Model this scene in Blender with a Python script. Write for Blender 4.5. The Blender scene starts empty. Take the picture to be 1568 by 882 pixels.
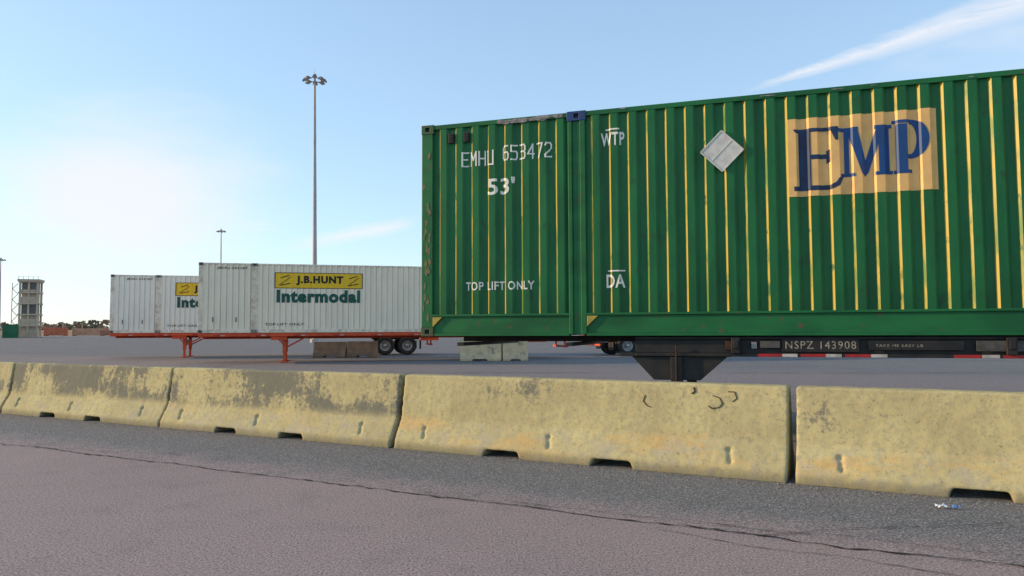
import bpy, bmesh, math, random
from mathutils import Vector, Matrix, noise
random.seed(7)
S=bpy.context.scene
S.view_settings.view_transform='Standard'; S.view_settings.look='None'; S.view_settings.exposure=0
COL=S.collection
# ---------------------------------------------------------------- node helpers
class N:
    def __init__(s,nt): s.nt=nt
    def new(s,t,**k):
        n=s.nt.nodes.new(t)
        for a,b in k.items(): setattr(n,a,b)
        return n
    def put(s,sock,v):
        if isinstance(v,bpy.types.NodeSocket): s.nt.links.new(v,sock)
        elif v is not None:
            if hasattr(sock.default_value,'__len__') and len(sock.default_value)==4 and len(v)==3: v=(*v,1)
            sock.default_value=v
    def math(s,op,a,b=None,c=None,clamp=False):
        n=s.new('ShaderNodeMath',operation=op,use_clamp=clamp); s.put(n.inputs[0],a); s.put(n.inputs[1],b)
        if c is not None: s.put(n.inputs[2],c)
        return n.outputs[0]
    def ss(s,v,a,b,lo=0.0,hi=1.0):
        n=s.new('ShaderNodeMapRange',interpolation_type='SMOOTHSTEP'); s.put(n.inputs[0],v)
        s.put(n.inputs[1],a); s.put(n.inputs[2],b); s.put(n.inputs[3],lo); s.put(n.inputs[4],hi); return n.outputs[0]
    def dot(s,v,w):
        n=s.new('ShaderNodeVectorMath',operation='DOT_PRODUCT'); s.put(n.inputs[0],v); s.put(n.inputs[1],w); return n.outputs['Value']
    def noise(s,vec,scale,detail=4,rough=.55,dist=0):
        n=s.new('ShaderNodeTexNoise'); s.put(n.inputs['Vector'],vec); n.inputs['Scale'].default_value=scale
        n.inputs['Detail'].default_value=detail; n.inputs['Roughness'].default_value=rough; n.inputs['Distortion'].default_value=dist
        return n.outputs['Fac']
    def scale(s,vec,sc,loc=(0,0,0)):
        n=s.new('ShaderNodeMapping'); s.put(n.inputs[0],vec); n.inputs['Scale'].default_value=sc; n.inputs['Location'].default_value=loc; return n.outputs[0]
    def mix(s,f,a,b):
        n=s.new('ShaderNodeMix',data_type='RGBA'); s.put(n.inputs[0],f); s.put(n.inputs[6],a); s.put(n.inputs[7],b); return n.outputs[2]
    def bump(s,h,st,d=.01):
        n=s.new('ShaderNodeBump'); s.put(n.inputs['Height'],h); n.inputs['Strength'].default_value=st; n.inputs['Distance'].default_value=d; return n.outputs[0]
    def sep(s,v):
        n=s.new('ShaderNodeSeparateXYZ'); s.put(n.inputs[0],v); return n.outputs
def base(name):
    m=bpy.data.materials.new(name); m.use_nodes=True
    return m,N(m.node_tree),m.node_tree.nodes['Principled BSDF']
def pmat(name,c1,c2=None,rough=.6,metal=0,sc=3,stretch=(1,1,1),bump=.0,bsc=40,lo=.35,hi=.7,spot=None,spotc=(.1,.04,.02),spotr=(.66,.7),spec=.4,rust=0,grimez=None):
    m,n,b=base(name); tc=n.new('ShaderNodeTexCoord').outputs['Object']
    v=n.scale(tc,stretch)
    col=c1
    if c2 is not None: col=n.mix(n.ss(n.noise(v,sc,6,.6),lo,hi),c1,c2)
    if spot: col=n.mix(n.ss(n.noise(n.scale(tc,(1,1,.6),(5,3,1)),spot,7,.65),*spotr),col,spotc)
    if rust:
        col=n.mix(n.ss(n.noise(n.scale(tc,(1,1,.22),(9,2,4)),3.2,8,.7),.68,.74,0,rust),col,(.17,.055,.02))
        col=n.mix(n.ss(n.noise(n.scale(tc,(1,1,.5),(1,8,4)),11,8,.75),.66,.70,0,.7),col,(.10,.06,.03))
    if grimez:
        x,y,z=n.sep(tc); g=n.ss(n.math('ADD',z,n.math('MULTIPLY',n.noise(n.scale(tc,(1,1,.15)),5,6,.6),.8)),grimez+.75,grimez,0,.45)
        col=n.mix(g,col,tuple(k*.45 for k in c1))
    n.put(b.inputs['Base Color'],col if not isinstance(col,tuple) else (*col,1))
    b.inputs['Roughness'].default_value=rough; b.inputs['Metallic'].default_value=metal
    b.inputs['Specular IOR Level'].default_value=spec
    if bump: n.put(b.inputs['Normal'],n.bump(n.noise(tc,bsc,4),bump))
    return m
# ---------------------------------------------------------------- mesh helpers
class B:
    def __init__(s): s.v=[];s.f=[];s.m=[]
    def add(s,vs,fs,m=0):
        o=len(s.v); s.v+=[tuple(p) for p in vs]; s.f+=[tuple(i+o for i in f) for f in fs]; s.m+=[m]*len(fs)
    def box(s,x0,x1,y0,y1,z0,z1,m=0):
        s.add([(x0,y0,z0),(x1,y0,z0),(x1,y1,z0),(x0,y1,z0),(x0,y0,z1),(x1,y0,z1),(x1,y1,z1),(x0,y1,z1)],
              [(0,3,2,1),(4,5,6,7),(0,1,5,4),(1,2,6,5),(2,3,7,6),(3,0,4,7)],m)
    def beam(s,p0,p1,w,h,m=0):
        p0=Vector(p0);p1=Vector(p1);d=(p1-p0).normalized()
        a=d.cross(Vector((0,1,0))) if abs(d.y)<.9 else d.cross(Vector((0,0,1)))
        a.normalize(); b=d.cross(a)
        vs=[]
        for p in (p0,p1):
            for i,j in((-1,-1),(1,-1),(1,1),(-1,1)): vs.append(p+a*i*w/2+b*j*h/2)
        s.add(vs,[(0,1,2,3),(7,6,5,4),(0,4,5,1),(1,5,6,2),(2,6,7,3),(3,7,4,0)],m)
    def cyl(s,p0,p1,r0,r1=None,n=12,m=0,cap=True):
        r1=r0 if r1 is None else r1
        p0=Vector(p0);p1=Vector(p1);d=(p1-p0).normalized()
        a=d.orthogonal().normalized(); b=d.cross(a); vs=[]
        for p,r in((p0,r0),(p1,r1)):
            for i in range(n):
                t=2*math.pi*i/n; vs.append(p+(a*math.cos(t)+b*math.sin(t))*r)
        fs=[(i,(i+1)%n,n+(i+1)%n,n+i) for i in range(n)]
        if cap: fs+=[tuple(range(n))[::-1],tuple(range(n,2*n))]
        s.add(vs,fs,m)
    def lathe_y(s,c,prof,n=28,m=0):
        vs=[];k=len(prof)
        for i in range(n):
            t=2*math.pi*i/n
            for (y,r) in prof: vs.append((c[0]+r*math.cos(t),c[1]+y,c[2]+r*math.sin(t)))
        fs=[(i*k+j,i*k+j+1,((i+1)%n)*k+j+1,((i+1)%n)*k+j) for i in range(n) for j in range(k-1)]
        s.add(vs,fs,m)
    def obj(s,name,mats,parent=None,bevel=0,smooth=False,loc=None):
        me=bpy.data.meshes.new(name); me.from_pydata(s.v,[],s.f); 
        for m in mats: me.materials.append(m)
        for i,p in enumerate(me.polygons): p.material_index=s.m[i]; p.use_smooth=smooth
        me.update(); o=bpy.data.objects.new(name,me); COL.objects.link(o)
        bm=bmesh.new(); bm.from_mesh(me); bmesh.ops.recalc_face_normals(bm,faces=bm.faces); bm.to_mesh(me); bm.free()
        if parent: o.parent=parent
        if loc: o.location=loc
        if bevel:
            md=o.modifiers.new('b','BEVEL'); md.width=bevel; md.segments=2; md.limit_method='ANGLE'; md.angle_limit=math.radians(40)
        return o
def empty(name,loc,rz=0):
    e=bpy.data.objects.new(name,None); COL.objects.link(e); e.location=loc; e.rotation_euler=(0,0,rz); e.empty_display_size=.3; return e

# ---------------------------------------------------------------- world / sun / camera
SV=Vector((-0.99,0.10,0)).normalized(); EL=math.radians(15)
az=math.atan2(SV.x,SV.y)
w=bpy.data.worlds.new('World'); S.world=w; w.use_nodes=True
n=N(w.node_tree); bg=w.node_tree.nodes['Background']
sky=n.new('ShaderNodeTexSky',sky_type='NISHITA'); sky.sun_disc=False; sky.sun_elevation=EL; sky.sun_rotation=az%(2*math.pi)
sky.air_density=1.0; sky.dust_density=.5; sky.ozone_density=1.5; sky.altitude=200
d=n.new('ShaderNodeTexCoord').outputs['Generated']
sx,sy,sz=n.sep(d)
tx=n.math('DIVIDE',sx,n.math('MAXIMUM',sy,.05))
nz=n.noise(n.scale(d,(3,3,9)),2.2,5,.5,.3)
nf=n.noise(n.scale(d,(6,6,30)),3,8,.65,.8)
front=n.ss(sy,.1,.3)
dist=n.dot(d,(.2995,.2074,-.931))
dd=n.math('ADD',dist,n.math('MULTIPLY',n.math('SUBTRACT',nf,.5),.016))
wd=n.ss(tx,.30,.75,.005,.026)
st=n.math('SUBTRACT',1,n.math('DIVIDE',n.math('ABSOLUTE',dd),wd),clamp=True)
st=n.math('MULTIPLY',n.math('MULTIPLY',st,n.ss(tx,.3,.42)),n.ss(nf,.2,.6,.5,1.))
veil=n.math('MULTIPLY',n.math('MULTIPLY',n.ss(dist,-.005,.03),n.ss(dist,.14,.03)),n.math('MULTIPLY',n.ss(tx,.38,.75),n.ss(nz,.35,.7,.1,.5)))
d2=n.math('ADD',n.dot(d,(.1927,.168,-.9667)),n.math('MULTIPLY',n.math('SUBTRACT',nf,.5),.012))
w2=n.math('SUBTRACT',1,n.math('DIVIDE',n.math('ABSOLUTE',d2),.012),clamp=True)
w2=n.math('MULTIPLY',w2,n.math('MULTIPLY',n.ss(tx,-.35,-.2),n.ss(tx,-.12,-.17)))
def blob(cx,cz,ax,azz,wob=.6):
    tz=n.math('DIVIDE',sz,n.math('MAXIMUM',sy,.05))
    a=n.math('DIVIDE',n.math('SUBTRACT',tx,cx),ax); b=n.math('DIVIDE',n.math('SUBTRACT',tz,cz),azz)
    r=n.math('SQRT',n.math('ADD',n.math('MULTIPLY',a,a),n.math('MULTIPLY',b,b)))
    return n.ss(n.math('ADD',r,n.math('MULTIPLY',n.math('SUBTRACT',nz,.5),wob)),1.0,.15)
b1=n.math('MULTIPLY',blob(-.53,.18,.27,.17),.85)
b2=n.math('MULTIPLY',blob(-.355,.142,.055,.016,.9),n.ss(nf,.35,.6))
hz=n.math('MULTIPLY',n.ss(sz,.12,.0),.35)
m=n.math('MAXIMUM',n.math('MULTIPLY',st,.8),veil); m=n.math('MAXIMUM',m,n.math('MULTIPLY',w2,.75)); m=n.math('MAXIMUM',m,b1); m=n.math('MAXIMUM',m,n.math('MULTIPLY',b2,.7))
m=n.math('MULTIPLY',n.math('MAXIMUM',m,hz),front)
gam=n.new('ShaderNodeGamma'); n.put(gam.inputs[0],sky.outputs[0]); gam.inputs[1].default_value=.52
mul=n.new('ShaderNodeMix',data_type='RGBA',blend_type='MULTIPLY'); mul.inputs[0].default_value=1
n.put(mul.inputs[6],gam.outputs[0]); n.put(mul.inputs[7],(2.55,3.05,3.5))
n.put(bg.inputs['Color'],n.mix(m,mul.outputs[2],(6.5,6.5,6.75))); bg.inputs['Strength'].default_value=.145

sd=bpy.data.lights.new('sun','SUN'); sd.energy=5; sd.angle=math.radians(.6); sd.color=(1,.70,.38)
so=bpy.data.objects.new('sun',sd); COL.objects.link(so); so.location=(-30,5,20)
tos=Vector((SV.x*math.cos(EL),SV.y*math.cos(EL),math.sin(EL))); so.rotation_euler=tos.to_track_quat('Z','Y').to_euler()

cam=bpy.data.cameras.new('camera'); co=bpy.data.objects.new('camera',cam); COL.objects.link(co); S.camera=co
cam.sensor_width=36; cam.lens=25.94; cam.clip_end=6000; cam.clip_start=.05
co.matrix_world=Matrix.Translation((0,0,1.35))@Matrix.Rotation(math.radians(90+3.22),4,'X')@Matrix.Rotation(math.radians(-.25),4,'Z')

# ---------------------------------------------------------------- ground
U=Vector((.883,-.469,0)); W=Vector((.469,.883,0)) # W away from camera
def asphalt(name,kind):
    m,n,b=base(name); P=n.new('ShaderNodeNewGeometry').outputs['Position']
    wc=n.dot(P,W)
    big=n.noise(P,.35,5,.6); mid=n.noise(P,2.2,6,.6); grain=n.noise(P,70,3,.7); g2=n.noise(P,230,2,.6); g3=n.noise(P,26,5,.75)
    if kind=='road':
        e=n.math('ADD',wc,n.math('MULTIPLY',n.math('SUBTRACT',mid,.5),.9))
        c=n.mix(n.ss(e,4.9,5.9),(.315,.24,.225),(.140,.150,.148))
        c=n.mix(n.ss(big,.45,.75,0,.35),c,(.19,.155,.15))
    else:
        c=n.mix(n.ss(big,.35,.65),(.105,.115,.12),(.145,.138,.135))
        band=n.math('MULTIPLY',n.ss(n.math('ADD',wc,n.math('MULTIPLY',big,5)),30,24),n.ss(wc,11,19))
        c=n.mix(n.math('MULTIPLY',band,.6),c,(.22,.175,.16))
        strk=n.noise(n.scale(P,(.05,.35,1)),1.5,5,.6); c=n.mix(n.ss(strk,.5,.7,0,.4),c,(.07,.07,.07))
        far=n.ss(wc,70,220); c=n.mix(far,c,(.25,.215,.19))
    c=n.mix(n.ss(mid,.5,.78,0,.3),c,(.09,.085,.085))
    c=n.mix(n.ss(g3,.52,.70,0,.45),c,(.38,.31,.29))
    c=n.mix(n.ss(g3,.46,.32,0,.55),c,(.075,.068,.068))
    c=n.mix(n.ss(grain,.52,.64,0,.7),c,(.57,.48,.45))
    c=n.mix(n.ss(grain,.46,.35,0,.8),c,(.04,.037,.037))
    c=n.mix(n.ss(n.noise(P,5.5,4,.6),.71,.75,0,.6),c,(.05,.05,.052))
    n.put(b.inputs['Base Color'],c); b.inputs['Roughness'].default_value=.92; b.inputs['Specular IOR Level'].default_value=.2
    h=n.math('ADD',n.math('MULTIPLY',grain,1.0),n.math('MULTIPLY',g2,.4)); n.put(b.inputs['Normal'],n.bump(h,.45,.007))
    return m
mroad=asphalt('worn_road_asphalt','road'); myard=asphalt('yard_asphalt','yard')
def sheet(name,s0,s1,w0,w1,z,mat):
    b=B(); b.add([U*s0+W*w0+Vector((0,0,z)),U*s1+W*w0+Vector((0,0,z)),U*s1+W*w1+Vector((0,0,z)),U*s0+W*w1+Vector((0,0,z))],[(0,1,2,3)]); return b.obj(name,[mat])
b=B(); R=2500; b.add([(-R,-R,-.008),(R,-R,-.008),(R,R,-.008),(-R,R,-.008)],[(0,1,2,3)]); b.obj('ground',[myard])
sheet('road',-120,120,-12,5.07,0,mroad)
sheet('road_shoulder',-120,120,5.07,8.3,-.004,mroad)
mcr=pmat('crack_tar',(.012,.012,.014),(.03,.03,.03),rough=.95,sc=20)
def crack(bld,pts,wid,z):
    vs=[];k=len(pts)
    for i,p in enumerate(pts):
        p=Vector(p); q=Vector(pts[min(i+1,k-1)])-Vector(pts[max(i-1,0)]); q=Vector((-q.y,q.x,0)).normalized()
        ww=wid*(.25+1.1*abs(noise.noise(Vector((i*.37,p.x,1)))) *2)
        vs+=[(p.x+q.x*ww/2,p.y+q.y*ww/2,z),(p.x-q.x*ww/2,p.y-q.y*ww/2,z)]
    bld.add(vs,[(2*i,2*i+1,2*i+3,2*i+2) for i in range(k-1)])
b=B()
pts=[]
s=-22
while s<10:
    wv=5.07+.035*noise.noise(Vector((s*1.3,0,0)))*2+.02*noise.noise(Vector((s*7,3,0)))*2; pts.append(tuple(U*s+W*wv)); s+=.045
crack(b,pts,.026,.005)
for (s0,w0,s1,w1) in [(-3.5,5.1,1.5,5.4),(-1.5,4.9,2.5,4.55),(-9,5.05,-7,5.5),(-.9,5.1,.6,6.2)]:
    k=90; pp=[]
    for i in range(k):
        t=i/(k-1); ss=s0+(s1-s0)*t; ww=w0+(w1-w0)*t+.09*noise.noise(Vector((ss*1.7,w0,9)))+.03*noise.noise(Vector((ss*9,w0,9)))
        pp.append(tuple(U*ss+W*ww))
    crack(b,pp,.009,.006)
b.obj('road_crack',[mcr])
b=B()
for (x0,y0,x1,y1) in [(-40,26,30,21),(-30,45,20,30),(-14,14,-9,40)]:
    pp=[]
    for i in range(160):
        t=i/159; x=x0+(x1-x0)*t;y=y0+(y1-y0)*t+.5*noise.noise(Vector((t*9,x0,0)))+.1*noise.noise(Vector((t*60,x0,0))); pp.append((x,y,0))
    crack(b,pp,.07,-.002)
b.obj('yard_crack',[mcr])

# ---------------------------------------------------------------- concrete barriers
def barrier_mat(name,grime,seed,orange=.5):
    m,n,b=base(name); tc=n.new('ShaderNodeTexCoord').outputs['Object']; x,y,z=n.sep(tc)
    v=n.scale(tc,(1,1,1),(seed,seed*.7,0))
    a=n.noise(v,1.6,7,.62); f=n.noise(v,22,7,.72); st=n.noise(n.scale(tc,(1,1,.3),(seed,0,0)),5,8,.72); blo=n.noise(n.scale(v,(.6,1,1)),1.3,4,.55)
    c=n.mix(n.ss(a,.3,.7),(.42,.365,.19),(.53,.465,.24))
    c=n.mix(n.ss(f,.44,.66,0,.6),c,(.31,.285,.19))
    tn=n.noise(n.scale(v,(.35,1,1.5)),3.0,8,.7)
    band=n.math('MULTIPLY',n.ss(z,.40,.30),n.ss(z,.10,.2,.5,1)); om=n.math('MULTIPLY',band,n.ss(tn,.48,.62,0,orange)); c=n.mix(om,c,(.60,.35,.10))
    bare=n.math('MULTIPLY',n.ss(z,.42,.2),n.ss(n.noise(v,5,8,.72),.48,.6,0,.6)); c=n.mix(bare,c,(.40,.37,.28))
    up=n.math('MULTIPLY',n.ss(z,.28,.42),n.ss(z,.88,.78,.65,1))
    gm=n.math('ADD',n.math('MULTIPLY',st,.6),n.math('MULTIPLY',f,.4)); gm=n.math('ADD',gm,n.math('MULTIPLY',n.math('SUBTRACT',blo,.5),1.0))
    t0=.60-.15*grime
    gm=n.math('MULTIPLY',n.ss(gm,t0,t0+.12,0,.85),n.math('MAXIMUM',up,.10))
    c=n.mix(gm,c,(.135,.14,.125))
    c=n.mix(n.ss(n.noise(v,38,6,.75),.57,.66,0,.6),c,(.11,.10,.07))
    c=n.mix(n.ss(n.noise(n.scale(v,(1,1,1),(4,4,4)),14,6,.7),.64,.70,0,.6),c,(.14,.13,.10))
    c=n.mix(n.ss(z,.12,.0,0,.6),c,(.14,.13,.10))
    rs=n.math('MULTIPLY',n.ss(n.noise(n.scale(tc,(1,1,.3),(seed*2,0,0)),4,7,.7),.66,.76,0,.6),n.ss(z,.5,.8)); c=n.mix(rs,c,(.22,.12,.05))
    n.put(b.inputs['Base Color'],c); b.inputs['Roughness'].default_value=.9; b.inputs['Specular IOR Level'].default_value=.15
    n.put(b.inputs['Normal'],n.bump(n.math('ADD',f,n.noise(v,90,4,.6)),.35,.007)); return m
tex=bpy.data.textures.new('chip','CLOUDS'); tex.noise_scale=.10; tex.noise_depth=4
tex2=bpy.data.textures.new('warp','CLOUDS'); tex2.noise_scale=.9
mrust=pmat('rusty_steel',(.09,.035,.018),(.03,.02,.018),rough=.9,sc=30)
def barrier(name,loc,rz,L,mat,slots,holes,hgt=.83,vox=.016):
    prof=[(-.305,0),(-.30,.09),(-.165,.33),(-.095,hgt-.01),(-.08,hgt),(.08,hgt),(.095,hgt-.01),(.165,.33),(.30,.09),(.305,0)]
    k=len(prof); b=B(); vs=[(x,y,z) for x in (0,L) for (y,z) in prof]
    b.add(vs,[(i,(i+1)%k,k+(i+1)%k,k+i) for i in range(k)]+[tuple(range(k)),tuple(range(k,2*k))[::-1]])
    o=b.obj(name,[mat]); o.location=loc; o.rotation_euler=(0,0,rz)
    c=B()
    for (a,e) in slots:
        c.add([(a,-.5,-.1),(e,-.5,-.1),(e,.5,-.1),(a,.5,-.1),(a+.05,-.5,.075),(e-.05,-.5,.075),(e-.05,.5,.075),(a+.05,.5,.075)],
              [(0,3,2,1),(4,5,6,7),(0,1,5,4),(1,2,6,5),(2,3,7,6),(3,0,4,7)])
    for h in holes:
        for sg in (-1,1):
            c.cyl((h,sg*.215,.27),(h+.02,sg*.275,.13),.024,.03,10)
            c.cyl((h,sg*.19,.26),(h,sg*.30,.20),.034,.034,10)
    cut=c.obj(name+'_cut',[mat])
    md=o.modifiers.new('bo','BOOLEAN'); md.object=cut; md.operation='DIFFERENCE'; md.solver='EXACT'; md.use_self=True
    cut.location=loc; cut.rotation_euler=(0,0,rz)
    bpy.context.view_layer.update()
    r=o.modifiers.new('r','REMESH'); r.mode='VOXEL'; r.voxel_size=vox
    for t,sn in((tex,.010),(tex2,.010)):
        dm=o.modifiers.new('d','DISPLACE'); dm.texture=t; dm.texture_coords='GLOBAL'; dm.strength=sn; dm.mid_level=.5
    dg=bpy.context.evaluated_depsgraph_get(); me=bpy.data.meshes.new_from_object(o.evaluated_get(dg)); o.modifiers.clear(); o.data=me
    me.materials.clear(); me.materials.append(mat)
    for p in me.polygons: p.use_smooth=True; p.material_index=0
    bpy.data.objects.remove(cut); return o
mb=[barrier_mat('painted_concrete_a',1.45,3.1,.15),barrier_mat('painted_concrete_b',1.2,8.4,.15),barrier_mat('painted_concrete_c',.35,14.2,.45),barrier_mat('painted_concrete_d',-.1,21.7,.55),barrier_mat('painted_concrete_e',.5,31,.3)]
ang=math.atan2(U.y,U.x)
segs=[(-17.45,-13.32,mb[4],0),(-13.25,-9.33,mb[0],.004),(-9.27,-5.26,mb[1],-.003),(-5.2,-.95,mb[2],.0),(-.88,3.3,mb[3],.004),(3.36,7.5,mb[4],0)]
for (a,e,mt,j) in segs:
    L=e-a; p=U*a+W*7.2
    barrier('concrete_barrier',(p.x,p.y,-.004),ang+j,L,mt,[(L*.27,L*.385),(L*.56,L*.675)],[L*.085,L*.45,L*.88])
b=B()
def face_pt(s,z):
    t=(z-.33)/.5; y=7.2-(.165-.07*t)-.002; return tuple(U*s+W*y+Vector((0,0,z)))
def loop(pts,r=.006):
    for i in range(len(pts)-1): b.cyl(face_pt(*pts[i]),face_pt(*pts[i+1]),r,r,6)
loop([(-1.62,.72),(-1.56,.70),(-1.53,.65),(-1.56,.61),(-1.63,.60),(-1.66,.62)],.004)
loop([(-1.48,.76),(-1.42,.76),(-1.40,.70),(-1.44,.67)],.004)
loop([(-2.28,.70),(-2.30,.64),(-2.26,.60),(-2.22,.585)],.004)
loop([(-1.80,.79),(-1.79,.75),(-1.82,.73)],.008)
b.obj('rebar_loop',[mrust])
mblk=pmat('pale_concrete',(.66,.48,.27),(.50,.37,.23),rough=.9,sc=2.5,bump=.3,bsc=25,spot=4,spotc=(.28,.22,.15),spotr=(.56,.68))
mblk2=pmat('old_concrete',(.22,.17,.12),(.12,.10,.08),rough=.9,sc=2.5,bump=.4,bsc=25)
barrier('concrete_barrier',(-2.25,32.2,0),.0,1.78,mblk,[(.5,1.2)],[],1.02,.03)
barrier('concrete_barrier',(-.42,32.2,0),.05,1.1,mblk,[(.3,.8)],[],1.06,.03)
barrier('concrete_barrier',(-9.9,37,0),.02,1.6,mblk2,[(.5,1.1)],[],.78,.03)
barrier('concrete_barrier',(-8.25,37.1,0),-.03,1.5,mblk2,[(.5,1.1)],[],.80,.03)

b=B()
for i in range(1700):
    s=random.uniform(-17,4); ww=6.86-abs(random.gauss(0,.10)) if random.random()<.8 else random.uniform(5.1,6.85)
    r=random.uniform(.003,.011); p=U*s+W*ww; z=.0
    vs=[(p.x+r*random.uniform(.6,1.3)*dx,p.y+r*random.uniform(.6,1.3)*dy,z+r*.8*dz) for dx,dy,dz in((1,0,0),(0,1,0),(-1,0,0),(0,-1,0),(0,0,1))]
    b.add(vs,[(0,1,4),(1,2,4),(2,3,4),(3,0,4)])
b.obj('gravel',[pmat('grit',(.16,.14,.12),(.3,.27,.22),sc=9,rough=.95)])
b=B(); 
for k in range(2):
    g=6; c=Vector((3.22+.09*k,5.62-.03*k,.0))
    vs=[];a=.055-.02*k
    for i in range(g):
        for j in range(g): vs.append((c.x+a*(i/(g-1)-.5)*1.5,c.y+a*(j/(g-1)-.5),.008+.035*abs(noise.noise(Vector((i*.7,j*.9,k*5)))) ))
    b.add(vs,[(i*g+j,(i+1)*g+j,(i+1)*g+j+1,i*g+j+1) for i in range(g-1) for j in range(g-1)],k)
b.obj('paper_litter',[pmat('paper_white',(.8,.82,.85),rough=.7),pmat('wrapper_blue',(.12,.25,.5),rough=.4)])

# ---------------------------------------------------------------- containers
PITCH=.235; OUT=.010; INN=.046
P1,P2,P3=.078,.106,.195
def prof_y(x,start=.17):
    ph=(x-start)%PITCH
    if ph<P1: return INN
    if ph<P2: return INN+(OUT-INN)*(ph-P1)/(P2-P1)
    if ph<P3: return OUT
    return OUT+(INN-OUT)*(ph-P3)/(PITCH-P3)
def wav(x,z,seed): return .0050*noise.noise(Vector((x*.9,z*1.3,seed)))+.0030*noise.noise(Vector((x*4,z*3,seed+5)))
def breaks(a,e,start=.17):
    xs=[a]; k=math.floor((a-start)/PITCH)-1
    while True:
        b0=start+k*PITCH
        if b0>e: break
        for o in (0,P1,P2,P3):
            x=b0+o
            if a+1e-4<x<e-1e-4: xs.append(x)
        k+=1
    xs.append(e); return xs
def side(bl,a,e,z0,z1,seed,m0,m1,flip=False,Wd=2.59,nz=13,m2=None):
    xs=breaks(a,e); zs=[z0+(z1-z0)*i/(nz-1) for i in range(nz)]; vs=[]
    for x in xs:
        for z in zs:
            y=prof_y(x)+wav(x,z,seed)
            vs.append((x,Wd-y if flip else y,z))
    nzz=len(zs)
    for i in range(len(xs)-1):
        dlt=prof_y(xs[i]+1e-5)-prof_y(xs[i+1]-1e-5)
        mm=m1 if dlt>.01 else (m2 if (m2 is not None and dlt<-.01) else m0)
        bl.add([vs[i*nzz+j] for j in range(nzz)]+[vs[(i+1)*nzz+j] for j in range(nzz)],[(j,nzz+j,nzz+j+1,j+1) for j in range(nzz-1)],mm)
def conform(me_verts,faces,name,mat,parent,seed,off=.004):
    bm=bmesh.new(); vv=[bm.verts.new((x,0,z)) for x,z in me_verts]
    for f in faces:
        try: bm.faces.new([vv[i] for i in f])
        except: pass
    x0=min(v[0] for v in me_verts);x1=max(v[0] for v in me_verts); z0=min(v[1] for v in me_verts);z1=max(v[1] for v in me_verts)
    for x in breaks(x0,x1)[1:-1]:
        bmesh.ops.bisect_plane(bm,geom=bm.verts[:]+bm.edges[:]+bm.faces[:],plane_co=(x,0,0),plane_no=(1,0,0))
    z=math.ceil(z0/.2)*.2
    while z<z1:
        bmesh.ops.bisect_plane(bm,geom=bm.verts[:]+bm.edges[:]+bm.faces[:],plane_co=(0,0,z),plane_no=(0,0,1)); z+=.2
    for v in bm.verts: v.co.y=prof_y(v.co.x)+wav(v.co.x,v.co.z,seed)-off
    bmesh.ops.triangulate(bm,faces=bm.faces[:])
    bmesh.ops.recalc_face_normals(bm,faces=bm.faces[:])
    me=bpy.data.meshes.new(name); bm.to_mesh(me); bm.free(); me.materials.append(mat)
    o=bpy.data.objects.new(name,me); COL.objects.link(o); o.parent=parent; return o
def text2d(txt,x0,x1,z0,z1,bold=.0,spacing=1.0):
    cu=bpy.data.curves.new('t','FONT'); cu.body=txt; cu.offset=bold; cu.space_character=spacing; cu.resolution_u=3
    o=bpy.data.objects.new('t',cu); COL.objects.link(o); bpy.context.view_layer.update()
    dg=bpy.context.evaluated_depsgraph_get(); me=bpy.data.meshes.new_from_object(o.evaluated_get(dg))
    v=[(p.co.x,p.co.y) for p in me.vertices]; f=[tuple(p.vertices) for p in me.polygons]; bpy.data.objects.remove(o)
    ax=min(p[0] for p in v);bx=max(p[0] for p in v);ay=min(p[1] for p in v);by=max(p[1] for p in v)
    return [(x0+(p[0]-ax)/(bx-ax)*(x1-x0),z0+(p[1]-ay)/(by-ay)*(z1-z0)) for p in v],f
def text(parent,name,txt,x0,x1,z0,z1,mat,seed,bold=.0,off=.005,spacing=1.0):
    v,f=text2d(txt,x0,x1,z0,z1,bold,spacing); conform(v,f,name,mat,parent,seed,off)
def polys(parent,name,ps,mat,seed,off):
    v=[];f=[]
    for p in ps: f.append(tuple(range(len(v),len(v)+len(p)))); v+=p
    conform(v,f,name,mat,parent,seed,off)
def rect(x0,x1,z0,z1): return [(x0,z0),(x1,z0),(x1,z1),(x0,z1)]
GL={'E':[((0,0),(0,1)),((0,1),(1,1)),((0,.5),(.8,.5)),((0,0),(1,0))],'M':[((0,0),(0,1)),((0,1),(.5,.4)),((.5,.4),(1,1)),((1,1),(1,0))],
'H':[((0,0),(0,1)),((1,0),(1,1)),((0,.5),(1,.5))],'U':[((0,1),(0,0)),((0,0),(1,0)),((1,0),(1,1))],
'6':[((.9,1),(.2,1)),((.2,1),(0,.85)),((0,.85),(0,.15)),((0,.15),(.2,0)),((.2,0),(.8,0)),((.8,0),(1,.15)),((1,.15),(1,.42)),((1,.42),(.8,.55)),((.8,.55),(0,.55))],
'5':[((1,1),(0,1)),((0,1),(0,.58)),((0,.58),(.8,.58)),((.8,.58),(1,.45)),((1,.45),(1,.15)),((1,.15),(.8,0)),((.8,0),(0,0))],
'3':[((0,1),(.8,1)),((.8,1),(1,.87)),((1,.87),(1,.62)),((1,.62),(.8,.52)),((.2,.52),(.8,.52)),((.8,.52),(1,.4)),((1,.4),(1,.13)),((1,.13),(.8,0)),((.8,0),(0,0))],
'4':[((.75,0),(.75,1)),((.75,1),(0,.3)),((0,.3),(1,.3))],'7':[((0,1),(1,1)),((1,1),(.35,0))],
'2':[((0,.85),(.2,1)),((.2,1),(.8,1)),((.8,1),(1,.85)),((1,.85),(1,.62)),((1,.62),(0,.15)),((0,.15),(0,0)),((0,0),(1,0))]}
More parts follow.
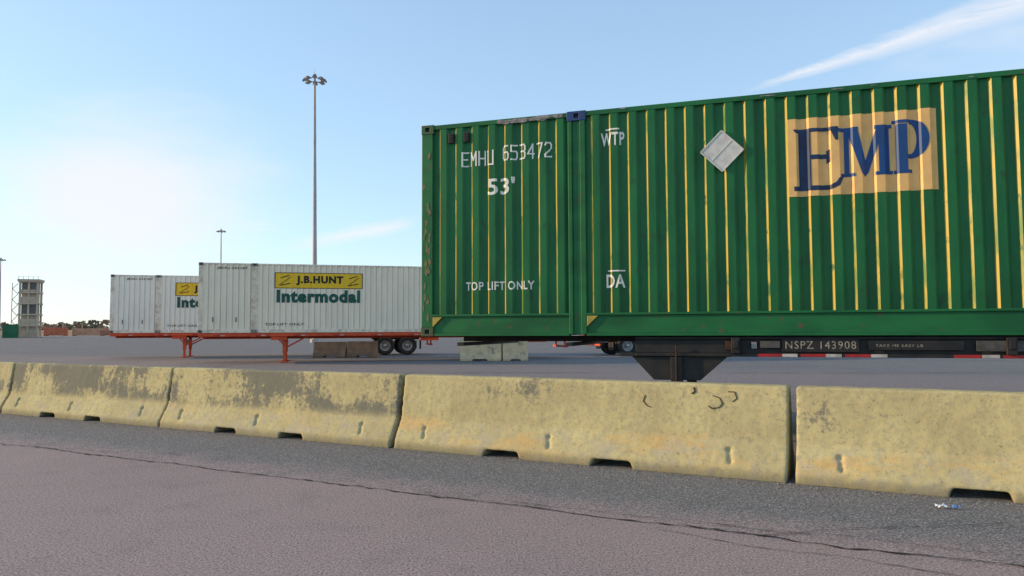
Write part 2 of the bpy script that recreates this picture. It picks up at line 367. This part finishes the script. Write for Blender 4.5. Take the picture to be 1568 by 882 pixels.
def stencil(parent,txt,x0,x1,zc,h,mat,seed,w=.028,gap=.5):
    k=len(txt); cw=(x1-x0)/(k+(k-1)*gap); x=x0; ps=[]
    for ch in txt:
        ww=cw
        for (a,b_) in GL[ch]:
            p=Vector((x+a[0]*ww,zc-h/2+a[1]*h)); q_=Vector((x+b_[0]*ww,zc-h/2+b_[1]*h)); d_=(q_-p).normalized(); nn=Vector((-d_.y,d_.x))*w/2; p=p-d_*w/2; q_=q_+d_*w/2
            ps.append([tuple(p-nn),tuple(q_-nn),tuple(q_+nn),tuple(p+nn)])
        x+=cw*(1+gap)
    for i,p in enumerate(ps): polys(parent,'marking',[p],mat,seed,.005+.0001*i)

L=16.15; H=2.9; WD=2.59
def container(loc,rz,seed,mats,zlo=.29,rail='deep'):
    P=empty('shipping_container',loc,rz)
    b=B()
    segsx=[(.165,2.07),(2.30,L-2.30),(L-2.07,L-.165)]
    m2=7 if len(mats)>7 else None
    for a,e in segsx:
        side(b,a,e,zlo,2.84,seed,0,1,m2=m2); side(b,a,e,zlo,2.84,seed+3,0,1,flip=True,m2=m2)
    b.obj('side_walls',mats,P)
    b=B()
    for x0,x1 in((0,.165),(L-.165,L)):
        for y0,y1 in((0,.16),(WD-.16,WD)): b.box(x0,x1,y0,y1,.12,H-.12,2)
    for x0,x1 in((2.07,2.30),(L-2.30,L-2.07)):
        for y0,sg in((0,1),(WD,-1)):
            ys=sorted([y0+sg*.0,y0+sg*.10]); b.box(x0,x0+.055,ys[0],ys[1],.02,H-.12,2); b.box(x1-.075,x1,ys[0],ys[1],.02,H-.12,2)
            ys=sorted([y0+sg*.018,y0+sg*.10]); b.box(x0+.055,x1-.075,ys[0],ys[1],.02,H-.12,2)
    b.obj('posts',mats,P,bevel=.008)
    b=B()
    for a,e in segsx:
        for y0,y1 in((.004,.09),(WD-.09,WD-.004)): b.box(a,e,y0,y1,2.835,H-.005,2)
        for y0,sg in((0,1),(WD,-1)):
            def bx(z0,z1,d0,d1,m=2):
                ys=sorted([y0+sg*d0,y0+sg*d1]); b.box(a,e,ys[0],ys[1],z0,z1,m)
            if rail=='deep':
                bx(.262,.292,.0,.1); bx(.035,.262,.028,.1); bx(.0,.035,.002,.1)
            else:
                bx(.0,zlo,.004,.1)
    if rail=='deep':
        for x in (.167,2.302):
            b.add([(x,-.001,.255),(x+.14,-.001,.255),(x,-.001,.12),(x,.027,.255),(x+.14,.027,.255),(x,.027,.12)],[(0,2,1),(3,4,5),(0,1,4,3),(1,2,5,4),(2,0,3,5)],5)
    b.box(.1,L-.1,.09,WD-.09,2.85,2.875,2)
    for i in range(40): x=.3+i*.4-(.0 if i<39 else .2); b.box(x,x+.2,.12,WD-.12,2.875,2.893,2)
    b.box(.1,L-.1,.1,WD-.1,.10,.14,4)
    for i in range(39): x=.25+i*.4; b.box(x,x+.06,.101,WD-.101,.005,.10,4)
    b.box(.03,.09,.16,WD-.16,.12,2.8,0)
    for i in range(9): y=.25+i*.25; b.box(.008,.03,y,y+.1,.2,2.72,0)
    b.box(L-.09,L-.03,.16,WD/2-.01,.12,2.8,0); b.box(L-.09,L-.03,WD/2+.01,WD-.16,.12,2.8,0)
    for y in (.5,.95,1.6,2.05): b.cyl((L-.01,y,.1),(L-.01,y,2.8),.018,.018,8,3)
    for x0 in (0,L-.16): b.box(x0+.002,x0+.158,.16,WD-.16,2.78,H-.004,2); b.box(x0+.002,x0+.158,.16,WD-.16,0.004,.12,2)
    b.obj('rails_roof_and_ends',mats,P,bevel=.004)
    b=B()
    for x0,x1,t in((-.004,.178,3),(L-.178,L+.004,3),(2.06,2.31,5 if rail=='deep' else 3),(L-2.31,L-2.06,3)):
        for y0,sg in((0,1),(WD,-1)):
            for z0,z1 in((H-.12,H+.006),(-.004,.12)):
                if z0<0 and t!=3: continue
                a,e=sorted([y0-sg*.004,y0+sg*.165]); 
                xm=(x0+x1)/2; mm=3 if t!=5 else 6
                b.box(x0,xm-.032,a,e,z0,z1,mm); b.box(xm+.032,x1,a,e,z0,z1,mm)
                b.box(xm-.032,xm+.032,a,e,z0,z0+.035,mm); b.box(xm-.032,xm+.032,a,e,z1-.035,z1,mm)
                a2,e2=sorted([y0+sg*.03,y0+sg*.16]); b.box(xm-.031,xm+.031,a2,e2,z0+.035,z1-.035,4)
    b.obj('corner_castings',mats,P,bevel=.005)
    return P
mg=pmat('green_container_paint',(.012,.150,.043),(.007,.098,.031),rough=.45,sc=2.2,stretch=(1.5,1,.35),bump=.06,bsc=14,spot=5,spotc=(.02,.08,.03),spotr=(.58,.70),spec=.3,rust=.7,grimez=.45)
mgf=pmat('green_painted_sunlit_facet',(.44,.33,.045),(.10,.20,.035),rough=.45,sc=2.0,stretch=(3,1,.6),lo=.45,hi=.62,spot=7,spotc=(.04,.12,.03),spotr=(.58,.68),rust=.5)  # low sun on left-facing rib slopes painted in as yellow, plus rust spots
mgr=pmat('green_rail_paint',(.014,.15,.044),(.007,.095,.03),rough=.5,sc=3,stretch=(.4,1,1),bump=.06,bsc=20,spot=9,spotc=(.11,.08,.04),spotr=(.60,.68),spec=.3,rust=.6)
mdark=pmat('underframe_black',(.012,.012,.013),(.03,.025,.022),rough=.6,sc=5)
mcast=pmat('green_casting',(.02,.11,.04),(.09,.05,.025),rough=.6,sc=10)
mgold=pmat('yellow_marking',(.5,.36,.05),(.3,.25,.06),rough=.5,sc=10)
mblue=pmat('blue_casting',(.01,.055,.20),(.02,.035,.08),rough=.5,sc=14)
G=(-1.24,10.08); ga=math.atan2(-.308,.951)
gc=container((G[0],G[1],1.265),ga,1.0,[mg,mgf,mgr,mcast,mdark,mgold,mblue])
white=pmat('white_stencil',(.82,.80,.72),(.50,.58,.48),rough=.6,sc=14,lo=.5,hi=.75)
z0=1.265
def gt(t,x0,x1,zc,h,bold=0,sp=1.0): text(gc,'marking',t,x0,x1,zc-z0-h/2,zc-z0+h/2,white,1.0,bold,spacing=sp)
stencil(gc,'EMHU',.60,1.04,3.655-z0,.185,white,1.0,.020,.55); stencil(gc,'653472',1.18,1.84,3.70-z0,.185,white,1.0,.020,.6)
gt("53'",.96,1.34,3.26,.23,.018); gt('TOP LIFT ONLY',.64,1.60,1.93,.115,.018,1.15)
gt('WTP',2.50,2.80,3.77,.17,.022,1.1); gt('DA',2.55,2.79,1.955,.17,.022,1.1)
polys(gc,'marking',[rect(2.56,2.74,3.885-z0,3.905-z0),rect(2.57,2.79,2.075-z0,2.092-z0)],white,1.0,.005)
mpan=pmat('gold_logo_panel',(.84,.51,.18),(.70,.42,.15),rough=.55,sc=4,spot=8,spotc=(.6,.42,.2)); mnavy=pmat('navy_logo',(.006,.022,.07),(.012,.04,.11),rough=.5,sc=6); mbl=pmat('blue_logo',(.006,.06,.22),(.010,.05,.16),rough=.5,sc=6)
sx0,sz0=4.74,2.895-z0
polys(gc,'logo_panel',[rect(sx0,6.31,sz0,3.82-z0)],mpan,1.0,.0035)
def q(ps): return [(sx0+a,sz0+c) for a,c in ps]
E=[q([(.06,.80),(.55,.80),(.55,.755),(.10,.755),(.08,.765)]),q([(.12,.12),(.25,.12),(.25,.755),(.12,.755)]),q([(.25,.43),(.46,.43),(.46,.485),(.25,.485)]),
   q([(.42,.37),(.46,.39),(.46,.43),(.42,.43)]),q([(.42,.485),(.46,.485),(.46,.54),(.42,.52)]),
   q([(.06,.065),(.46,.065),(.56,.11),(.46,.12),(.06,.12)]),q([(.46,.12),(.56,.11),(.60,.20),(.555,.20),(.52,.15)]),q([(.52,.64),(.55,.64),(.55,.755),(.47,.755)])]
polys(gc,'logo_letter_e',E,mnavy,1.0,.0065)
MP=[q([(.57,.20),(.72,.20),(.72,.24),(.57,.24)]),q([(.61,.24),(.665,.24),(.665,.73),(.61,.73)]),q([(.55,.73),(.76,.73),(.76,.775),(.55,.775)]),
   q([(.665,.73),(.665,.66),(.79,.24),(.865,.24),(.76,.73)]),q([(.79,.24),(.825,.19),(.865,.24)]),q([(.835,.38),(.865,.24),(.97,.56),(.97,.73),(.945,.73)]),
   q([(.97,.24),(1.085,.24),(1.085,.73),(.97,.73)]),q([(.93,.20),(1.115,.20),(1.115,.24),(.93,.24)]),q([(.93,.73),(1.115,.73),(1.115,.775),(.93,.775)]),
   q([(1.125,.20),(1.31,.20),(1.31,.24),(1.125,.24)]),q([(1.15,.24),(1.27,.24),(1.27,.77),(1.15,.77)]),q([(1.115,.777),(1.30,.777),(1.30,.815),(1.115,.815)])]
arc=[];inn=[]
for i in range(15):
    t=math.pi/2-math.pi*i/14; arc.append((1.30+.19*math.cos(t),.59+.225*math.sin(t))); inn.append((1.29+.075*math.cos(t),.59+.175*math.sin(t)))
for i in range(14): MP.append(q([arc[i],arc[i+1],inn[i+1],inn[i]]))
MP.append(q([(1.27,.365),(1.30,.365),(1.29,.415),(1.27,.415)]))
polys(gc,'logo_letters',MP,mbl,1.0,.0067)
b=B(); cx,cz,r=3.99,3.50-z0,.25
pl=[(cx-r,cz),(cx,cz-r),(cx+r,cz),(cx,cz+r)]
b.add([(x,-.012,z) for x,z in pl]+[(x,.006,z) for x,z in pl],[(0,1,2,3),(7,6,5,4),(0,4,5,1),(1,5,6,2),(2,6,7,3),(3,7,4,0)])
for i in range(4):
    a=pl[i];e=pl[(i+1)%4]; b.beam((a[0],-.015,a[1]),(e[0],-.015,e[1]),.016,.006,0)
b.beam((cx-.12,-.014,cz-.12),(cx+.12,-.014,cz+.12),.012,.004,2)
b.obj('placard',[pmat('placard_silver',(.64,.63,.58),(.46,.46,.44),rough=.4,sc=7,spot=12,spotc=(.36,.36,.36)),mgr,pmat('placard_strip',(.48,.48,.46),rough=.5)],gc,bevel=.003)
mscuff=pmat('bare_scuffed_metal',(.30,.28,.27),(.10,.09,.09),rough=.6,sc=14)
b=B()
for i in range(46):
    x=random.uniform(1.12,2.0) if i<34 else random.uniform(2.4,9); wd=random.uniform(.04,.14); hh=random.uniform(.02,.05) if i<34 else random.uniform(.008,.02); zc=2.868+random.uniform(-.025,.01)
    vs=[]; k=9
    for j in range(k):
        t=2*math.pi*j/k; rr=random.uniform(.6,1.1); vs.append((x+wd*rr*math.cos(t)*.7,.0015-.0002*i,min(2.892,zc+hh*rr*math.sin(t)*.6)))
    b.add(vs,[tuple(range(k))])
b.obj('scuff_marks',[mscuff],gc)
b=B()
for x in (.40,.62):
    b.box(x,x+.075,-.004,.03,2.63,2.76); 
    for i in range(4): b.box(x+.008,x+.067,-.010,-.004,2.645+i*.028,2.657+i*.028)
b.obj('vents',[mdark],gc,bevel=.003)
mwear=pmat('worn_primer',(.20,.17,.08),(.10,.10,.05),rough=.7,sc=20)
b=B()
for i in range(22):
    x=random.uniform(.03,.13); zc=random.choice([random.uniform(.4,1.6),random.uniform(.2,2.5)]); k=8
    b.add([(x+random.uniform(.008,.03)*math.cos(2*math.pi*j/k),-.0015-.0002*i,zc+random.uniform(.02,.08)*math.sin(2*math.pi*j/k)) for j in range(k)],[tuple(range(k))])
b.obj('wear_marks',[mwear],gc)

def jb(loc,rz,seed,cream):
    mw=pmat('white_container_paint',cream,tuple(c*.92 for c in cream),rough=.6,sc=1.6,stretch=(1,1,.4),bump=.05,bsc=12,spot=5,spotc=(.62,.46,.30),spotr=(.68,.80),spec=.1)
    mrec=pmat('white_painted_rib_shade',tuple(c*k for c,k in zip(cream,(.72,.70,.68))),tuple(c*k for c,k in zip(cream,(.58,.55,.52))),rough=.7,sc=2,stretch=(1,1,.4),spec=.1)  # shading of right-facing rib slopes painted as a darker tone so ribs read
    mwr=pmat('white_rail_paint',tuple(c*.95 for c in cream),(.60,.46,.33),rough=.6,sc=4,spot=4,spotc=(.45,.2,.1),spotr=(.60,.7),spec=.1)
    ms=pmat('steel_casting',(.25,.23,.21),(.12,.08,.06),rough=.6,sc=12)
    c=container(loc,rz,seed,[mw,mw,mwr,ms,mdark,mgold,ms,mrec],zlo=.14,rail='thin')
    my=pmat('yellow_panel',(.94,.56,.02),(.86,.51,.02),rough=.5,sc=3); mk=pmat('black_lettering',(.012,.012,.012),rough=.5); mt=pmat('green_lettering',(.01,.085,.06),(.015,.11,.075),rough=.5,sc=5)
    zb=loc[2]
    polys(c,'logo_panel',[rect(2.98,6.62,3.13-zb,3.80-zb)],my,seed,.007)
    text(c,'logo_text','J.B.HUNT',3.85,5.8,3.26-zb,3.67-zb,mk,seed,.055,.012,1.15)
    fr=[rect(2.98,6.62,3.13-zb,3.155-zb),rect(2.98,6.62,3.775-zb,3.80-zb),rect(2.98,3.01,3.155-zb,3.775-zb),rect(6.59,6.62,3.155-zb,3.775-zb)]
    for x in (3.12,5.95): fr+=[[(x,3.25-zb),(x+.05,3.25-zb),(x+.55,3.62-zb),(x+.5,3.62-zb)],[(x+.1,3.55-zb),(x+.45,3.66-zb),(x+.45,3.70-zb),(x+.1,3.59-zb)],[(x+.1,3.24-zb),(x+.5,3.33-zb),(x+.5,3.37-zb),(x+.1,3.28-zb)]]
    polys(c,'logo_linework',fr,mk,seed,.012)
    text(c,'lettering','Intermodal',3.06,6.52,2.52-zb,3.07-zb,mt,seed,.055,.012,1.12)
    text(c,'marking','TOP LIFT ONLY',2.6,4.2,.30,.40,mk,seed,.01,.009); text(c,'marking','JBHU 243187',.7,1.9,2.62,2.74,mk,seed,.01,.009)
    text(c,'marking','CAUTION',9.6,10.6,.5,.62,mk,seed,.01,.009)
    b=B()
    for x in (.55,1.45): b.box(x,x+.05,-.006,.02,.45,.65)
    b.obj('document_holders',[ms],c); return c
ja=math.atan2(.262,.965)
c1=jb((-12.86,30.2,1.262),ja,11.0,(.98,.82,.62)); c2=jb((-19.9,36.5,1.262),ja,17.0,(.94,.86,.73))

# ---------------------------------------------------------------- chassis
mtyre=pmat('tyre_rubber',(.018,.018,.018),(.04,.038,.035),rough=.85,sc=8); mrim=pmat('steel_rim',(.45,.45,.44),(.25,.22,.2),rough=.45,metal=.3,sc=8)
mor=pmat('orange_red_chassis',(.75,.10,.03),(.55,.07,.03),rough=.5,sc=3,spot=8,spotc=(.2,.05,.03),spotr=(.62,.7),spec=.25)
mredt=pmat('red_reflective_tape',(.45,.02,.02),(.25,.02,.02),rough=.35,sc=8); mwt=pmat('white_reflective_tape',(.55,.50,.45),(.35,.3,.27),rough=.35,sc=8)
def wheels(b,x,ysides,mt=0,mr=1,zb=.51):
    for yc,sg in ysides:
        for k in (0,.33):
            y=yc+sg*k
            b.lathe_y((x,y,zb),[(-.08,.27),(-.13,.30),(-.14,.42),(-.125,.485),(-.10,.505),(-.04,.51),(-.038,.495),(-.028,.495),(-.026,.51),(.026,.51),(.028,.495),(.038,.495),(.04,.51),(.10,.505),(.125,.485),(.14,.42),(.13,.30),(.08,.27)],32,mt)
            b.lathe_y((x,y,zb),[(-.10,.285),(-.09,.26),(-.02,.24),(.0,.0001)] if sg>0 else [(.10,.285),(.09,.26),(.02,.24),(.0,.0001)],24,mr)
        b.cyl((x,yc-sg*.13,zb),(x,yc+sg*.0,zb),.09,.12,14,mr)
        for i in range(8):
            t=i*math.pi/4; b.cyl((x+.165*math.cos(t),yc-sg*.045,zb+.165*math.sin(t)),(x+.165*math.cos(t),yc+sg*.0,zb+.165*math.sin(t)),.018,.018,6,mr)
def chassis(loc,rz,zdeck,paint,style,tand=(13.5,14.7)):
    P=empty('container_chassis',loc,rz); mats=[paint,mdark,mredt,mwt,mrim]
    b=B(); zt=zdeck-.012
    if style=='black':
        x0=2.9
        for y0,y1 in((.06,.16),(WD-.16,WD-.06)):
            b.box(x0,L,y0,y1,zt-.035,zt); b.box(x0,L,y0+.03,y1-.03,zt-.2,zt-.035); b.box(x0,L,y0,y1,zt-.24,zt-.2)
        for y in (.80,1.70): b.box(.3,L,y,y+.1,zt-.07,zt); 
        for i in range(14): x=3+i*.95; b.box(x,x+.09,.17,WD-.17,zt-.18,zt-.075)
        for x in (.5,2.0): b.box(x,x+.1,.06,WD-.06,zt-.12,zt-.075)
        for x in (4.05,6.9,8.2,10.4): b.box(x,x+.10,.02,.06,zt-.20,zt-.01); b.box(x+.02,x+.08,.0,.02,zt-.14,zt-.04)
    else:
        for y in (.75,1.75): b.box(0.1,L,y,y+.12,zt-.06,zt); b.box(0.1,L,y+.045,y+.075,zt-.22,zt-.06); b.box(.1,L,y,y+.12,zt-.25,zt-.22)
        for y0,y1 in((.03,.13),(WD-.13,WD-.03)): b.box(.05,L,y0,y1,zt-.14,zt)
        for i in range(18): x=.2+i*.88; b.box(x,x+.1,.131,WD-.131,zt-.14,zt-.065)
        for x in (.03,2.1,L-2.3,L-.2): b.box(x,x+.16,-.01,WD+.01,zt-.16,zt-.002)
    b.obj('frame',mats,P,bevel=.006)
    b=B()
    lx=3.40
    if style=='black':
        for y in (.10,WD-.14):
            b.add([(2.85,y,zt-.245),(4.0,y,zt-.245),(3.68,y,.72),(3.12,y,.72),(2.85,y+.03,zt-.245),(4.0,y+.03,zt-.245),(3.68,y+.03,.72),(3.12,y+.03,.72)],
                  [(0,3,2,1),(4,5,6,7),(0,1,5,4),(1,2,6,5),(2,3,7,6),(3,0,4,7)],0)
            b.box(2.70,4.05,y-.02,y+.06,zt-.245,zt-.2,0)
        for y in (.05,WD-.19):
            b.box(lx-.07,lx+.07,y,y+.14,.32,zt-.25,0); b.box(lx-.05,lx+.05,y+.02,y+.12,.06,.32,4); b.box(lx-.14,lx+.14,y-.05,y+.19,.0,.035,0)
        b.beam((lx,.04,.55),(lx,.04,1.15),.018,.018,5)
        b.cyl((lx,.09,.95),(lx,WD-.09,.95),.022,.022,8,4)
    else:
        for y in (.30,WD-.44):
            b.box(lx-.08,lx+.08,y,y+.14,.40,zt-.1,0); b.box(lx-.055,lx+.055,y+.02,y+.12,.05,.40,0); b.box(lx-.17,lx+.17,y-.07,y+.21,.0,.045,0)
            b.beam((lx+.05,y+.07,.62),(lx+.95,y+.07,zt-.14),.06,.05,0); b.beam((lx-.05,y+.07,.75),(lx-.35,y+.07,zt-.14),.05,.05,0)
        b.beam((lx,.40,.55),(lx,WD-.40,.95),.05,.05,0); b.beam((lx,.40,.95),(lx,WD-.40,.55),.05,.05,0)
        b.cyl((lx+.1,.1,.85),(lx+.1,WD-.4,.85),.02,.02,8,0); b.box(lx-.55,lx+.1,.1,.14,zt-.3,zt-.14,0)
    b.obj('landing_gear',mats+[mrust],P,bevel=.006)
    b=B()
    for x in tand: wheels(b,x,((.15,1),(WD-.15,-1)))
    o=b.obj('wheels',[mtyre,mrim],P,smooth=True)
    b=B()
    for x in tand:
        b.cyl((x,.2,.51),(x,WD-.2,.51),.065,.065,12); b.box(x-.5,x+.5,.84,.92,.60,.66); b.box(x-.5,x+.5,1.68,1.76,.60,.66)
        for y in (.78,1.72): b.box(x-.06,x+.06,y,y+.1,.45,zt-.2)
    xm=tand[-1]+.75
    b.box(tand[0]-.6,xm,.79,.89,zt-.42,zt-.26); b.box(tand[0]-.6,xm,1.71,1.81,zt-.42,zt-.26)
    if style!='black': b.box(xm,xm+1.0,.2,.30,zt-.48,zt-.16,1); b.beam((xm-.1,.25,zt-.5),(xm+.9,.25,zt-.2),.07,.07,1)
    for y in (.1,WD-.75): b.box(xm,xm+.01,y,y+.62,.30,zt-.5)
    b.box(L-.12,L-.02,.3,WD-.3,.5,.6,1); 
    for y in (.6,WD-.7): b.box(L-.11,L-.03,y,y+.08,.6,zt-.24,1)
    b.obj('running_gear',[mdark,paint],P,bevel=.004)
    b=B()
    yy,zz=(.056,zt-.238) if style=='black' else (.026,zt-.12)
    x=4.35 if style=='black' else .6; k=0
    while x<L-.5:
        b.box(x,x+.27,yy,yy+.003,zz,zz+.036,2); b.box(x+.272,x+.27+.17,yy,yy+.003,zz,zz+.036,3); x+=(.475,.475,1.1)[k%3] if style=='black' else 1.6; k+=1
    b.obj('reflective_tape',mats,P); return P
gch=chassis((G[0],G[1],0),ga,1.265,mdark,'black')
def flat_text(parent,txt,x0,x1,za,zb,y,mat,bold=0):
    v,f=text2d(txt,x0,x1,za,zb,bold,1.15); b=B(); b.add([(p[0],y,p[1]) for p in v],f); b.obj('lettering',[mat],parent)
mlt=pmat('aged_cream_lettering',(.42,.36,.28),(.2,.17,.13),rough=.6,sc=30)
mfadl=pmat('faded_label',(.10,.09,.08),(.05,.045,.04),rough=.6,sc=12)
b=B(); b.box(4.38,4.60,.045,.058,1.12,1.20,1); b.box(4.62,5.45,.052,.0585,1.075,1.225,0); b.box(5.55,6.5,.050,.0585,1.10,1.205,0); b.box(6.62,7.3,.045,.0585,1.09,1.205,1); b.box(3.98,4.06,.03,.06,1.10,1.20,3); b.box(4.28,4.34,.045,.058,1.11,1.19,2)
b.obj('rail_plates',[mdark,mfadl,pmat('grey_label',(.25,.25,.25),(.15,.15,.15),rough=.5),mrust],gch,bevel=.002)
flat_text(gch,'NSPZ 143908',4.66,5.42,1.11,1.20,.0495,mlt,.0)
flat_text(gch,'TAKE ME EASY LB',5.62,6.1,1.135,1.165,.0475,mlt,.0)
chassis((-12.86,30.2,0),ja,1.262,mor,'orange',(12.1,13.3)); chassis((-19.9,36.5,0),ja,1.262,mor,'orange')
ea=ja+math.pi; ex=5.3+14.6*math.cos(ja); ey=37.5+14.6*math.sin(ja)+WD
chassis((ex,ey,0),ea,1.2,mor,'orange')

# ---------------------------------------------------------------- high-mast lights
mpole=pmat('galvanised_pole',(.50,.40,.36),(.40,.33,.30),rough=.55,sc=.6,metal=.0); mlamp=pmat('lamp_housing',(.16,.14,.13),(.24,.2,.18),rough=.5,sc=3); mglass=pmat('lamp_glass',(.6,.6,.58),rough=.2)
def mast(loc,h,r0=.30,r1=.13,rz=0):
    b=B()
    for i in range(4): 
        a=i/4;e=(i+1)/4; b.cyl((0,0,h*a),(0,0,h*e),r0+(r1-r0)*a,r0+(r1-r0)*e-.012,14,0)
    b.cyl((0,0,0),(0,0,.4),.5,.5,14,0); b.cyl((0,0,h-.1),(0,0,h+.25),.28,.20,12,1); b.cyl((0,0,h+.25),(0,0,h+.95),.025,.01,6,1)
    k=8
    for i in range(24):
        t=2*math.pi*i/24;t2=2*math.pi*(i+1)/24; b.beam((.75*math.cos(t),.75*math.sin(t),h-.35),(.75*math.cos(t2),.75*math.sin(t2),h-.35),.07,.07,1)
    for i in range(4):
        t=math.pi*i/2+.3; b.beam((.1*math.cos(t),.1*math.sin(t),h-.05),(.75*math.cos(t),.75*math.sin(t),h-.35),.06,.06,1)
    for i in range(k):
        t=2*math.pi*i/k+.2; c=Vector((1.0*math.cos(t),1.0*math.sin(t),h-.42)); dr=Vector((math.cos(t),math.sin(t),0)); tn=Vector((-dr.y,dr.x,0))
        b.cyl((.75*math.cos(t),.75*math.sin(t),h-.35),tuple(c),.03,.03,6,1)
        vs=[]
        for zz,sc in((.22,.12),(-.05,.30)):
            for a_,b_ in((-1,-1),(1,-1),(1,1),(-1,1)): p=c+dr*(a_*sc+.05)+tn*b_*sc*.9+Vector((0,0,zz-.25*(a_*sc))); vs.append(p)
        b.add(vs,[(0,1,2,3),(0,4,5,1),(1,5,6,2),(2,6,7,3),(3,7,4,0)],1); b.add([v-Vector((0,0,.01)) for v in vs[4:]],[(3,2,1,0)],2)
    o=b.obj('light_mast',[mpole,mlamp,mglass]); o.location=loc; o.rotation_euler=(0,math.radians(-.6),rz); return o
mast((-21.9,82,0),30); mast((-82.5,209,0),30); mast((-144.4,208,0),22)
# ---------------------------------------------------------------- distant setting
mbe=pmat('tower_render',(.62,.46,.32),(.52,.38,.27),rough=.85,sc=.8); mwin=pmat('dark_openings',(.14,.12,.11),rough=.3)
T=empty('control_tower',(-113.8,170,0),.35)
b=B(); w_=3.9
for x in (0,w_/2-.2,w_-.4):
    for y in (0,w_-.4): b.box(x,x+.4,y,y+.4,0,13.0)
for k in range(6):
    z=k*2.55; b.box(-.15,w_+.15,-.15,w_+.15,z,z+.35)
for k in (0,1,3): z=k*2.55; b.box(.41,w_-.41,.15,.3,z+.35,z+1.7)
b.box(-.3,w_+.3,-.3,w_+.3,13.0,13.5)
b.box(.41,w_-.41,.15,.3,4*2.55+.35,4*2.55+.9)
for k in range(5): b.box(-.1+k*.97,-.02+k*.97,-.28,-.2,13.5,14.1)
b.box(-.25,w_+.25,-.28,-.2,14.05,14.1)
b.obj('frame_and_floors',[mbe],T)
b=B(); 
for k in range(5): b.box(.45,w_-.45,.5,w_-.5,k*2.55+.36,k*2.55+2.5,0 if k in(2,4) else 1)
b.obj('rooms',[mwin,mbe],T)
b=B()
for k in range(10): b.beam((-1.3 if k%2 else -.2,.2,k*1.25),(-.2 if k%2 else -1.3,.2,(k+1)*1.25),.12,.12)
for x in (-1.4,): b.box(x,x+.12,.1,.25,0,12.6)
b.obj('stair',[pmat('pinkish_steel',(.5,.33,.28),rough=.7)],T)
mats_far=[pmat('far_paint_%d'%i,c,tuple(k*.7 for k in c),rough=.7,sc=.8) for i,c in enumerate([(.03,.16,.07),(.60,.17,.08),(.66,.34,.20),(.62,.48,.38),(.3,.25,.28),(.45,.18,.10)])]
def farbox(name,x,y,rz,ln,mi,z=0,h=2.9):
    b=B(); b.box(0,ln,0,2.5,.15+z,h+z)
    k=int(ln/.6)
    for i in range(k): xx=.2+i*(ln-.4)/k; b.box(xx,xx+.25,-.06,0,.3+z,h-.15+z)
    for i in range(4): b.box(-.05,0,.2+i*.6,.45+i*.6,.3+z,h-.15+z)
    for xx in (0,ln-.2): b.box(xx,xx+.2,-.07,2.57,h-.15+z,h+.02+z); b.box(xx,xx+.2,-.07,2.57,z,.15+z)
    o=b.obj(name,[mats_far[mi]]); o.location=(x,y,0); o.rotation_euler=(0,0,rz)
farbox('shipping_container',-106,158,2.13,12,0)
x=-146; seq=[1,2,5,1,3,1,2,4,1,5,2,3,1,2,5,1,4,2]
for i in range(18):
    ln=random.choice([6.1,12.2]); farbox('shipping_container',x,random.uniform(225,235),.05,ln,seq[i],h=random.choice([1.6,2.3,2.6])); x+=ln+random.choice([.8,1.5,3])
b=B()
for i in range(18): xx=-190+i*9+random.uniform(-4,4); b.cyl((xx,250,0),(xx,250,random.uniform(3.5,7)),.16,.1,6)
b.obj('utility_pole_row',[mbe])
b=B()
for c in range(460):
    cx=random.uniform(-420,330); cy=random.uniform(300,345); ch=random.uniform(3.2,5.6)*(1+.25*noise.noise(Vector((cx*.02,0,0)))); cr=random.uniform(2.2,4.5)
    b.cyl((cx,cy,0),(cx,cy,ch*.6),.25,.12,5,1)
    for k in range(34):
        t=random.uniform(0,6.283); u=random.uniform(-1,1); rr=cr*random.uniform(.5,1)
        p=Vector((cx+rr*math.cos(t)*math.sqrt(1-u*u),cy+rr*math.sin(t)*math.sqrt(1-u*u),max(.5,ch*.62+u*ch*.42)))
        a=Vector((random.gauss(0,1),random.gauss(0,1),random.gauss(0,1))).normalized(); e=a.orthogonal().normalized(); s_=random.uniform(.5,1.1)
        b.add([p+a*s_,p+e*s_,p-a*s_,p-e*s_*.8],[(0,1,2,3)],0)
b.obj('distant_tree_line',[pmat('autumn_foliage',(.20,.155,.09),(.32,.19,.11),rough=.9,sc=.08,lo=.4,hi=.6),mbe])
b=B(); vs=[];K=80
for i in range(K):
    xx=-700+1400*i/(K-1); hgt=1.6+1.0*noise.noise(Vector((xx*.01,2,0))); vs+=[(xx,255,-.01),(xx,262,hgt),(xx,296,hgt*.8)]
b.add(vs,[(3*i+j,3*i+3+j,3*i+4+j,3*i+1+j) for i in range(K-1) for j in (0,1)]); b.obj('embankment',[pmat('dry_grass_bank',(.40,.26,.15),(.28,.19,.10),rough=.95,sc=.3)])
